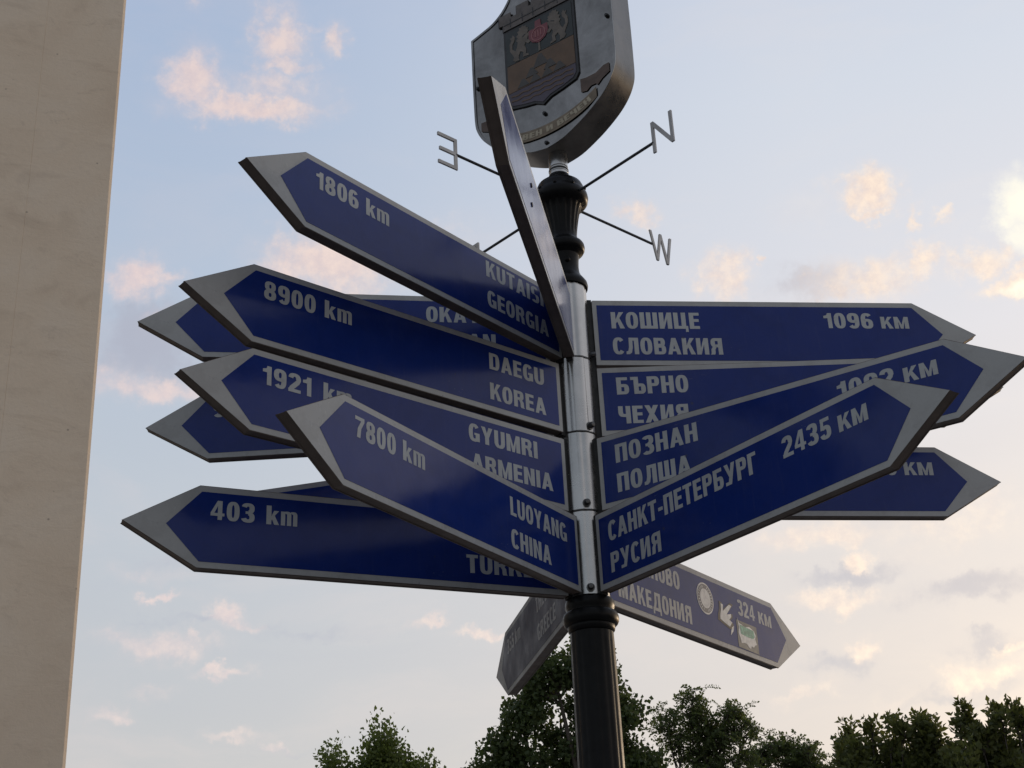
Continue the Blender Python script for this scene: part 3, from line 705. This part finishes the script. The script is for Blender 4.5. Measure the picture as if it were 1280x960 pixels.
# ribbon with its motto
def rib(x): return 2.487 + 1.30 * x * x + 6 * x ** 4
xs = np.linspace(-0.182, 0.182, 33)
RW = 0.036
piece([(x, rib(x) - RW / 2) for x in xs] + [(x, rib(x) + RW / 2) for x in xs[::-1]], M['c_ribbon'], 0.0560, 'ribbon')
for sgn in (1, -1):
    piece([(sgn * x, z) for x, z in ((0.131, 2.560), (0.131, 2.607), (0.150, 2.603), (0.185, 2.604), (0.212, 2.618), (0.231, 2.619), (0.231, 2.588), (0.205, 2.575), (0.188, 2.560), (0.182, 2.567), (0.165, 2.567), (0.150, 2.556))], M['c_ribbonback'], 0.0548, 'ribbon_tail')
bm = bmesh.new()
def onrib(x, z):
    s = 2.6 * x + 24 * x ** 3
    k = 1 / math.sqrt(1 + s * s)
    return x - z * s * k, rib(x) + z * k
text_into(bm, 'ДРЕВЕН И ВЕЧЕН', -0.160, 0.160, -0.0095, 0.019, CF, 0.0568, onrib)
finish(bm, 'motto', M['c_text'], crest)
for x, z in ((0.238, 2.787), (0.0, 2.547), (0.0, 2.442), (-0.238, 2.754), (0.0, 3.06)):
    bm = bmesh.new()
    for r, d0, d1 in ((0.0065, 0.052, 0.057), (0.0045, 0.057, 0.0605)):
        prism(bm, [(x + r * cos(k * pi / 4), z + r * sin(k * pi / 4)) for k in range(8)], CF, d0, d1)
    finish(bm, 'bolt', M['c_black'], crest)

# ------------------------------------------------------------------ arrow blades
L1, L2, LB, R0, T2, HB = 0.9877, 1.1593, 1.062, 0.0640, 0.0148, 0.200
FULL = [(R0, 0), (L1, 0), (L2, -HB / 2), (L1, -HB), (R0, -HB)]
BW = 0.0145
BLUE = [(R0 + 0.012, -BW), (L1 - 0.004, -BW), (LB, -HB / 2), (L1 - 0.004, -HB + BW), (R0 + 0.012, -HB + BW)]

def blade(tier, azd, label, words, side, old=False):
    """side -1: front face on local -y (read outwards), +1: on local +y (read inwards)"""
    a = radians(azd)
    bm = bmesh.new()
    f = lambda x, z, d: (x, d, z)
    prism(bm, FULL, f, -T2, T2, 0, 1, 0.0)
    o = finish(bm, 'sign_blade', [M['faded_white' if old else 'white'], M['edge']], post)
    o.location = (0, 0, Z(TIER[tier])); o.rotation_euler = (0, 0, a)
    o['label'] = label
    # extruded rail along the rim, slightly recessed between the two sheets
    for s in (-1, 1):
        bm = bmesh.new()
        prism(bm, BLUE, f, s * T2, s * (T2 + 0.0007))
        finish(bm, 'blue_field', M['faded' if old else 'blue'], o)
    for w, l0, l1, hb, cap, part in words:
        bm = bmesh.new()
        text_into(bm, w, l0, l1, -hb, cap, f, side * (T2 + 0.0011))
        finish(bm, part, M['faded_letter' if old else 'letter'], o)
    # rim rails: two thin lips along the lower and upper edges and the point
    bm = bmesh.new()
    for s in (-1, 1):
        y0, y1 = s * (T2 - 0.0045), s * (T2 - 0.0015)
        rim = [(R0 + .002, 0.0016), (L1 + .0003, 0.0016), (L2 + 0.0012, -HB / 2), (L1 + .0003, -HB - 0.0016), (R0 + .002, -HB - 0.0016)]
        ins = [(R0 + .002, -0.002), (L1 - .001, -0.002), (L2 - 0.004, -HB / 2), (L1 - .001, -HB + 0.002), (R0 + .002, -HB + 0.002)]
        for k in range(4):
            q_ = [rim[k], rim[k + 1], ins[k + 1], ins[k]]
            prism(bm, q_, f, y0, y1)
    finish(bm, 'rim_rail', M['edge'], o)
    bm = bmesh.new()
    prism(bm, [(0.044, 0.006), (R0 - 0.0005, 0.006), (R0 - 0.0005, -HB - 0.006), (0.044, -HB - 0.006)], f, -0.0085, 0.0085)
    finish(bm, 'bracket', M['dark'], o)
    return o

C = 0.0365
def left(lines, num=None, unit=None):
    """English blade: lines start near 0.375 and run to the pole"""
    r = []
    for i, (w, l0, l1, hb) in enumerate(lines): r.append((w, l0, l1, hb, 0.047, ('town_lettering', 'country_lettering')[i]))
    if num: r.append((num[0], num[1], num[2], 0.081, 0.047, 'distance_lettering'))
    if unit: r.append(('km', unit[0], unit[1], 0.081, 0.047, 'unit_lettering'))
    return r
def right(lines, num=None, unit=None):
    r = []
    for i, (w, l0, l1, hb) in enumerate(lines): r.append((w, l0, l1, hb, 0.051, ('town_lettering', 'country_lettering')[i]))
    if num: r.append((num[0], num[1], num[2], 0.082, 0.048, 'distance_lettering'))
    if unit: r.append((unit[0], unit[1], unit[2], 0.082, 0.0375, 'unit_lettering'))
    return r

blade(0, 9.65, 'blue arrow blade reading КОШИЦЕ СЛОВАКИЯ 1096 км', right([('КОШИЦЕ', .114, .363, .087), ('СЛОВАКИЯ', .113, .420, .167)], ('1096', .721, .863), ('км', .886, .967)), -1)
blade(1, 4.60, 'blue arrow blade reading БЪРНО ЧЕХИЯ', right([('БЪРНО', .113, .307, .081), ('ЧЕХИЯ', .112, .300, .167)]), -1)
blade(2, -28.24, 'blue arrow blade reading ПОЗНАН ПОЛША', right([('ПОЗНАН', .115, .349, .083), ('ПОЛША', .114, .322, .164)], ('1092', .720, .860), ('КМ', .882, .962)), -1)
blade(3, -49.87, 'blue arrow blade reading САНКТ-ПЕТЕРБУРГ РУСИЯ 2435 КМ', right([('САНКТ-ПЕТЕРБУРГ', .111, .632, .084), ('РУСИЯ', .112, .298, .166)], ('2435', .713, .855), ('КМ', .876, .956)), -1)
blade(2, 11.34, 'blue arrow blade half hidden behind the others, showing only КМ', right([], ('0', .836, .867), ('КМ', .888, .970)), -1)
mk = blade(3, 56.63, 'blue arrow blade reading МАКЕДОНИЯ 324 км with stickers', right([('КУМАНОВО', .114, .436, .082), ('МАКЕДОНИЯ', .115, .485, .170)], ('324', .765, .868), ('км', .891, .972)), -1)
blade(3, 105.36, 'dull arrow blade reading GREECE, pointing away behind the pole', left([('THESSALONIKI', .532, .110, .077), ('GREECE', .527, .298, .160)], ('355', .957, .855), (.835, .757)), 1, True)
blade(0, -126.4, 'blue arrow blade reading KUTAISI GEORGIA 1806 km', left([('KUTAISI', .367, .133, .070), ('GEORGIA', .366, .118, .157)], ('1806', .957, .823), (.798, .721)), 1)
blade(1, -137.35, 'blue arrow blade reading DAEGU KOREA 8900 km', left([('DAEGU', .304, .121, .081), ('KOREA', .305, .120, .167)], ('8900', .961, .823), (.798, .722)), 1)
blade(2, -136.95, 'blue arrow blade reading GYUMRI ARMENIA 1921 km', left([('GYUMRI', .381, .159, .078), ('ARMENIA', .375, .113, .157)], ('1921', .961, .834), (.802, .725)), 1)
blade(3, -119.41, 'blue arrow blade reading LUOYANG CHINA 7800 km', left([('LUOYANG', .375, .120, .085), ('CHINA', .377, .201, .166)], ('7800', .952, .816), (.791, .712)), 1)
blade(0, 192.02, 'blue arrow blade half hidden behind the others, reading OKAYAMA', left([('OKAYAMA', .399, .125, .079), ('JAPAN', .400, .211, .160)]), 1)
blade(1, 181.72, 'blue arrow blade almost hidden behind others, showing one digit', left([], ('9', .978, .944)), 1)
blade(3, -154.63, 'blue arrow blade reading TURKEY 403 km, lowest on the left', left([('ISTANBUL', .392, .120, .077), ('TURKEY', .333, .116, .161)], ('403', .962, .859), (.831, .757)), 1)
blade(2, 169.3, 'blue arrow blade hidden but for a dark strip behind TURKEY', [], 1)
up_ = blade(0, -96.79, 'arrow blade pointing at the viewer, seen edge on below the crest', [], 1)

# stickers on the far right blade
def stick(name, pts, m, d, par=mk):
    bm = bmesh.new()
    prism(bm, pts, lambda x, z, dd: (x, dd, z), -(T2 + d - 0.0004), -(T2 + d))
    return finish(bm, name, m, par)
circ = lambda cx, cz, r, n=32: [(cx + r * cos(2 * pi * k / n), cz + r * sin(2 * pi * k / n)) for k in range(n)]
stick('sticker', circ(0.573, -0.075, 0.0465), M['s_white'], 0.0014)
stick('sticker_band', circ(0.573, -0.075, 0.0420), M['s_grey'], 0.0018)
bm = bmesh.new()
for k in range(26):
    if k in (6, 7, 19, 20): continue
    a = 2 * pi * k / 26
    for rr0, rr1, aw in ((0.0318, 0.0390, 0.05), (0.0345, 0.0365, 0.085)):
        if rr0 > 0.034 and k % 3 == 0: continue
        P4 = [(0.573 + rr * cos(a + da), -0.075 + rr * sin(a + da)) for rr, da in ((rr0, -aw), (rr1, -aw), (rr1, aw * .4), (rr0, aw * .4))]
        prism(bm, P4, lambda x, z, dd: (x, dd, z), -(T2 + 0.0016), -(T2 + 0.0020 + 0.0001 * (rr0 > .034)))
finish(bm, 'sticker_print', M['s_white'], mk)
stick('sticker_face', circ(0.573, -0.075, 0.0290), M['s_white'], 0.0022)
hand = [(0.6611, -0.0698), (0.6738, -0.0711), (0.6696, -0.0915), (0.7103, -0.0636), (0.7244, -0.0654), (0.6907, -0.0973), (0.7174, -0.0903), (0.7174, -0.0997), (0.7033, -0.1104), (0.7188, -0.1158), (0.7033, -0.1315), (0.6808, -0.1267), (0.6499, -0.1182), (0.6527, -0.1028), (0.6597, -0.0896)]
hand_edge = [(0.6522, -0.0645), (0.669, -0.0661), (0.6634, -0.0906), (0.7172, -0.0571), (0.7358, -0.0592), (0.6913, -0.0975), (0.7265, -0.0891), (0.7265, -0.1004), (0.7079, -0.1132), (0.7284, -0.1197), (0.7079, -0.1386), (0.6782, -0.1328), (0.6374, -0.1226), (0.6411, -0.1041), (0.6504, -0.0883)]
arm_ = [(0.7286, -0.1231), (0.7216, -0.141), (0.7033, -0.1565), (0.7089, -0.1412), (0.716, -0.1304)]
stick('sticker', hand_edge, M['c_black'], 0.0014)
stick('sticker_hand', hand, M['s_white'], 0.0019)
stick('sticker', arm_, M['s_white'], 0.0016)
stick('sticker', [(0.745, -0.182), (0.868, -0.184), (0.868, -0.100), (0.745, -0.100)], M['s_backing'], 0.0014)
mp_ = [(.752, -.092), (.762, -.108), (.776, -.110), (.790, -.116), (.806, -.112), (.822, -.108), (.836, -.112), (.850, -.116), (.858, -.128), (.852, -.140), (.858, -.156), (.846, -.160), (.838, -.168), (.824, -.166), (.818, -.176), (.806, -.172), (.796, -.164), (.780, -.164), (.764, -.168), (.760, -.152), (.752, -.138), (.758, -.120)]
stick('sticker_map', mp_, M['s_white'], 0.0018)
bm = bmesh.new()
for pts in ([(.764, -.112), (.846, -.116), (.850, -.134), (.838, -.142), (.800, -.142), (.766, -.140)],):
    prism(bm, pts, lambda x, z, dd: (x, dd, z), -(T2 + 0.0019), -(T2 + 0.0022))
finish(bm, 'sticker_tint', M['s_green'], mk)
# screw heads on the blade that points at the viewer
for x, z in ((0.70, -0.120), (0.69, -0.060)):
    bm = bmesh.new()
    prism(bm, circ(x, z, 0.006, 10), lambda x, z, dd: (x, dd, z), T2 + 0.0006, T2 + 0.003)
    finish(bm, 'screw', M['dark'], up_)

# ------------------------------------------------------------------ trees
def leafmat(name, col, col2, trans):
    m, q, b = mat(name)
    ge = q.new('ShaderNodeNewGeometry')
    c = q.mix(ge.outputs['Random Per Island'], (*col, 1), (*col2, 1))
    q.put(b.inputs['Base Color'], c)
    b.inputs['Roughness'].default_value = 0.55
    b.inputs['Specular IOR Level'].default_value = 0.35
    tr = q.new('ShaderNodeBsdfTranslucent')
    q.put(tr.inputs[0], q.mix(0.5, c, (col2[0] * 1.6, col2[1] * 1.5, col2[2] * 0.7, 1)))
    mx = q.new('ShaderNodeMixShader'); mx.inputs[0].default_value = trans
    q.l.new(b.outputs[0], mx.inputs[1]); q.l.new(tr.outputs[0], mx.inputs[2])
    q.l.new(mx.outputs[0], q.n['Material Output'].inputs[0])
    return m
M['bark'] = simple('bark', (0.055, 0.045, 0.036), 0.85, 0, 0.35, 9, 0.6, 40)

def leaves_mesh(name, C0, X, Y, m, par):
    """one folded leaf per row: base C0, length vector X, half width vector Y (numpy n x 3)"""
    n = len(C0)
    nrm = np.cross(X, Y); nrm /= np.linalg.norm(nrm, axis=1)[:, None] + 1e-9
    w = np.linalg.norm(Y, axis=1)[:, None]
    V = np.stack([C0, C0 + X * 0.42 + Y + nrm * w * 0.35, C0 + X - nrm * w * 0.25, C0 + X * 0.42 - Y + nrm * w * 0.35], axis=1).reshape(-1, 3)
    idx = np.arange(n)[:, None] * 4
    F = np.concatenate([idx + np.array([[0, 1, 2]]), idx + np.array([[0, 2, 3]])], axis=1).reshape(-1)
    me = bpy.data.meshes.new(name)
    me.vertices.add(len(V)); me.vertices.foreach_set('co', V.astype(np.float32).ravel())
    me.loops.add(len(F)); me.loops.foreach_set('vertex_index', F.astype(np.int32))
    me.polygons.add(len(F) // 3)
    me.polygons.foreach_set('loop_start', np.arange(0, len(F), 3, dtype=np.int32))
    me.polygons.foreach_set('loop_total', np.full(len(F) // 3, 3, dtype=np.int32))
    me.update(calc_edges=True)
    return link(name, me, m, par)

def tree(name, label, cat, base, lobes, fork, trunk_r, style, m, seed, group=None):
    rng = np.random.default_rng(seed)
    root = bpy.data.objects.new(name, None); COL.objects.link(root)
    root.location = base
    root['label'] = label; root['category'] = cat
    if group: root['group'] = group
    bx, by = base[0], base[1]
    bm = bmesh.new()
    fk = Vector((0, 0, fork))
    tube(bm, [(0, 0, -0.1), (0.03, 0.0, fork * 0.3), (-0.03, 0.03, fork * 0.7), fk], [trunk_r * 1.35, trunk_r, trunk_r * 0.88, trunk_r * 0.8], 14)
    CC, XX, YY = [], [], []
    for (cx, cy, cz, rx, ry, rz, ncl) in lobes:
        c = Vector((cx - bx, cy - by, cz))
        mid = fk.lerp(c, 0.5) + Vector((rng.normal(0, .15), rng.normal(0, .15), 0.12 * (c - fk).length))
        lr = trunk_r * 0.42 * min(1.0, 0.5 + rx * 0.4)
        start = fk * (0.75 + 0.25 * rng.random())
        tube(bm, [start, mid, c, c + Vector((0, 0, rz * 0.6))], [lr, lr * 0.7, lr * 0.38, lr * 0.12], 8)
        d = rng.normal(size=(ncl, 3)); d /= np.linalg.norm(d, axis=1)[:, None]
        rad = rng.random(ncl) ** 0.42
        pc = d * rad[:, None] * np.array([rx, ry, rz]) + np.array(c)
        for p in pc:
            pv = Vector(p)
            s = c.lerp(mid, 0.35 * rng.random()) if style != 'shoot' else Vector((c.x, c.y, min(c.z, p[2] - 0.15)))
            k = s.lerp(pv, 0.55) + Vector((rng.normal(0, .06), rng.normal(0, .06), rng.normal(0, .05)))
            tube(bm, [s, k, pv], [0.018, 0.012, 0.005], 4)
            if style == 'broad':
                nl = int(rng.integers(60, 95)); sd_ = rng.uniform(0.12, 0.21)
                q = np.clip(rng.normal(size=(nl, 3)), -1.5, 1.5) * np.array([sd_, sd_, sd_ * 0.75]) + p
                L = rng.uniform(0.07, 0.125, nl)
                x = rng.normal(size=(nl, 3)); x[:, 2] -= 0.35; wr = 0.42
            elif style == 'small':
                nl = int(rng.integers(70, 105)); sd_ = rng.uniform(0.09, 0.17)
                q = np.clip(rng.normal(size=(nl, 3)), -1.6, 1.6) * np.array([sd_, sd_, sd_ * 1.15]) + p
                L = rng.uniform(0.05, 0.09, nl)
                x = rng.normal(size=(nl, 3)); x[:, 2] += 0.25; wr = 0.36
            elif style == 'shoot':
                nl = int(rng.integers(26, 40)); sd_ = rng.uniform(0.05, 0.09)
                q = np.clip(rng.normal(size=(nl, 3)), -1.5, 1.5) * np.array([sd_, sd_, sd_ * 1.5]) + p
                L = rng.uniform(0.08, 0.14, nl)
                x = rng.normal(size=(nl, 3)); x[:, :2] += (q - p)[:, :2] * 8; x[:, 2] += 0.9; wr = 0.30
            else:                                             # feathery fronds of small leaflets
                q, x, L = [], [], []
                for _ in range(int(rng.integers(7, 12))):
                    o0 = p + np.clip(rng.normal(size=3), -1.4, 1.4) * np.array([.13, .13, .10])
                    ax = rng.normal(size=3); ax[2] = ax[2] * 0.5 + 0.1; ax /= np.linalg.norm(ax)
                    sdv = np.cross(ax, rng.normal(size=3)); sdv /= np.linalg.norm(sdv)
                    fl_n = int(rng.integers(5, 8)); FL = rng.uniform(0.22, 0.36)
                    tube(bm, [pv, Vector(o0), Vector(o0 + ax * FL - np.array([0, 0, 0.10]))], [0.006, 0.005, 0.002], 3)
                    for j in range(fl_n):
                        for sg in (-1, 1):
                            q.append(o0 + ax * FL * (j + 0.5) / fl_n - np.array([0, 0, 0.10 * ((j + .5) / fl_n) ** 2]))
                            x.append(sdv * sg + ax * 0.5 + rng.normal(size=3) * 0.2)
                            L.append(rng.uniform(0.055, 0.085))
                q, x, L = np.array(q), np.array(x), np.array(L); wr = 0.32
            x /= np.linalg.norm(x, axis=1)[:, None]
            r_ = rng.normal(size=x.shape); r_[:, 2] *= 0.6
            y = np.cross(x, r_); y /= np.linalg.norm(y, axis=1)[:, None]
            CC.append(q); XX.append(x * L[:, None]); YY.append(y * (L * wr)[:, None])
    finish(bm, 'trunk', M['bark'], root, True, 60)
    leaves_mesh('crown', np.concatenate(CC), np.concatenate(XX), np.concatenate(YY), m, root)
    return root

lm_dark = leafmat('leaf_dark', (0.044, 0.070, 0.026), (0.084, 0.112, 0.042), 0.45)
lm_olive = leafmat('leaf_olive', (0.080, 0.118, 0.030), (0.14, 0.175, 0.052), 0.5)
lm_mid = leafmat('leaf_mid', (0.062, 0.094, 0.034), (0.105, 0.135, 0.048), 0.5)
lm_hedge = leafmat('leaf_hedge', (0.056, 0.074, 0.024), (0.11, 0.122, 0.042), 0.5)
G_ = 'trees behind the signpost'
E = EYE
tree('broadleaf_tree', 'big dark broad-leaved tree standing right behind the pole', 'tree', (-0.7, 24.6, 0),
     [(-0.80, 24.5, 8.70, .62, .55, .56, 26), (-0.10, 24.6, 8.75, .52, .55, .50, 22), (-1.50, 24.5, 8.05, .50, .5, .46, 18), (0.36, 24.4, 7.95, .46, .5, .52, 20), (0.05, 24.9, 8.1, .5, .5, .5, 14),
      (-0.75, 25.0, 7.7, .85, .5, .6, 20), (-1.85, 24.6, 7.35, .42, .5, .40, 14), (-2.1, 24.6, 6.85, .60, .5, .46, 22), (-1.2, 24.5, 6.9, .6, .5, .45, 16), (0.45, 24.6, 7.15, .48, .5, .45, 18), (0.68, 24.6, 6.65, .52, .6, .46, 20), (-0.2, 24.5, 7.0, .7, .5, .45, 18),
      (-0.9, 24.4, 6.4, .9, .6, .5, 26), (-2.6, 24.5, 6.15, .52, .6, .46, 22), (-1.9, 24.7, 6.1, .6, .5, .4, 18),
      (0.9, 24.6, 5.9, .70, .8, .55, 28), (-1.6, 24.4, 5.6, 1.2, .9, .6, 34), (0.1, 24.4, 5.6, 1.1, .9, .6, 32), (-2.6, 24.6, 4.8, .9, 1., .7, 20), (0.9, 24.8, 4.7, 1.0, 1., .7, 20), (-0.8, 25.2, 4.4, 1.4, 1., .6, 18)],
     3.2, 0.24, 'broad', lm_dark, 3, G_)
tree('young_tree', 'small olive-green tree with two leafy tops, standing alone left of the pole', 'tree', (-3.7, 20.3, 0),
     [(-3.57, 20.3, 6.62, .22, .3, .42, 16), (-3.55, 20.3, 6.25, .40, .4, .40, 26), (-3.40, 20.3, 5.90, .50, .5, .42, 30), (-3.85, 20.3, 6.25, .16, .3, .38, 10), (-4.40, 20.2, 6.30, .18, .3, .36, 12), (-4.38, 20.2, 5.98, .32, .4, .36, 18), (-4.05, 20.2, 5.85, .40, .4, .36, 18), (-3.02, 20.3, 6.00, .24, .3, .32, 14),
      (-4.55, 20.2, 5.6, .40, .5, .42, 22), (-3.9, 20.3, 5.3, .8, .8, .5, 40), (-3.05, 20.3, 5.4, .45, .6, .46, 22), (-3.7, 20.3, 4.6, .9, .9, .6, 26), (-3.7, 20.3, 3.9, .7, .7, .5, 14)],
     2.6, 0.11, 'small', lm_olive, 5, G_)
tree('locust_tree', 'airy feathery-leaved tree immediately right of the pole', 'tree', (2.1, 26.5, 0),
     [(2.00, 26.5, 8.45, .22, .4, .34, 7), (2.10, 26.5, 8.05, .40, .4, .36, 14), (1.40, 26.4, 8.05, .26, .4, .18, 6), (1.62, 26.4, 7.65, .28, .4, .24, 8), (2.72, 26.5, 8.22, .24, .4, .18, 6), (2.95, 26.5, 7.85, .30, .4, .16, 6), (2.62, 26.5, 7.75, .36, .4, .28, 10),
      (2.15, 26.6, 7.45, .50, .5, .42, 20), (2.85, 26.5, 7.30, .30, .4, .20, 6), (2.15, 26.4, 6.8, .46, .6, .45, 20), (2.6, 26.5, 6.5, .36, .6, .34, 10), (2.0, 26.5, 6.0, .8, .8, .5, 24), (2.0, 26.5, 5.2, .8, .8, .5, 12)],
     3.0, 0.14, 'feather', lm_mid, 8, G_)
tree('locust_tree', 'low wide feathery-leaved tree between the airy tree and the dense shoots', 'tree', (4.0, 28.3, 0),
     [(4.0, 28.3, 7.85, .36, .4, .28, 13), (3.48, 28.3, 7.55, .34, .4, .24, 11), (4.5, 28.2, 7.60, .32, .4, .22, 10), (4.05, 28.3, 7.30, .70, .5, .30, 24), (4.82, 28.2, 7.22, .26, .4, .16, 6), (5.02, 28.2, 6.90, .22, .4, .18, 5), (3.2, 28.3, 7.05, .32, .4, .22, 8),
      (4.0, 28.3, 6.85, .85, .6, .34, 28), (4.0, 28.3, 6.3, .9, .8, .45, 28), (4.0, 28.3, 5.6, .9, .9, .5, 16), (4.0, 28.3, 4.8, .7, .8, .5, 8)],
     2.8, 0.14, 'feather', lm_mid, 11, G_)
def shoots(x0, x1, y, tops, zlow, seed):
    r = np.random.default_rng(seed); L = []
    for (x, zt) in tops:
        yy = y - (x - 5.7) * 0.25
        for k, (dz, rx, rz, n) in enumerate(((0.13, .025, .12, 3), (0.36, .09, .16, 6), (0.68, .15, .24, 12), (1.1, .22, .34, 18), (1.6, .29, .42, 24), (2.2, .36, .5, 18), (2.9, .36, .5, 9))):
            L.append((x + r.normal(0, .03), yy + r.normal(0, .25 + .08 * k), zt - dz, rx, rx * 1.5, rz, n))
    return L
tree('upright_tree', 'dense tree of leafy upright shoots, the nearer to the pole of the two such trees', 'tree', (4.95, 22.1, 0),
     shoots(4.1, 5.7, 22.0, [(4.45, 7.02), (4.80, 7.04), (5.22, 7.06), (5.68, 7.10), (4.26, 6.62), (5.02, 6.62), (5.45, 6.70), (5.88, 6.92)], 4, 21), 2.2, 0.12, 'shoot', lm_hedge, 21, G_)
tree('upright_tree', 'dense tree of leafy upright shoots at the right edge of the view', 'tree', (6.9, 21.6, 0),
     shoots(6, 7.8, 21.9, [(6.32, 7.02), (6.78, 6.93), (7.08, 6.95), (7.40, 6.86), (6.08, 6.72), (6.52, 6.66), (7.7, 6.85), (8.1, 6.7)], 4, 22), 2.2, 0.12, 'shoot', lm_hedge, 22, G_)
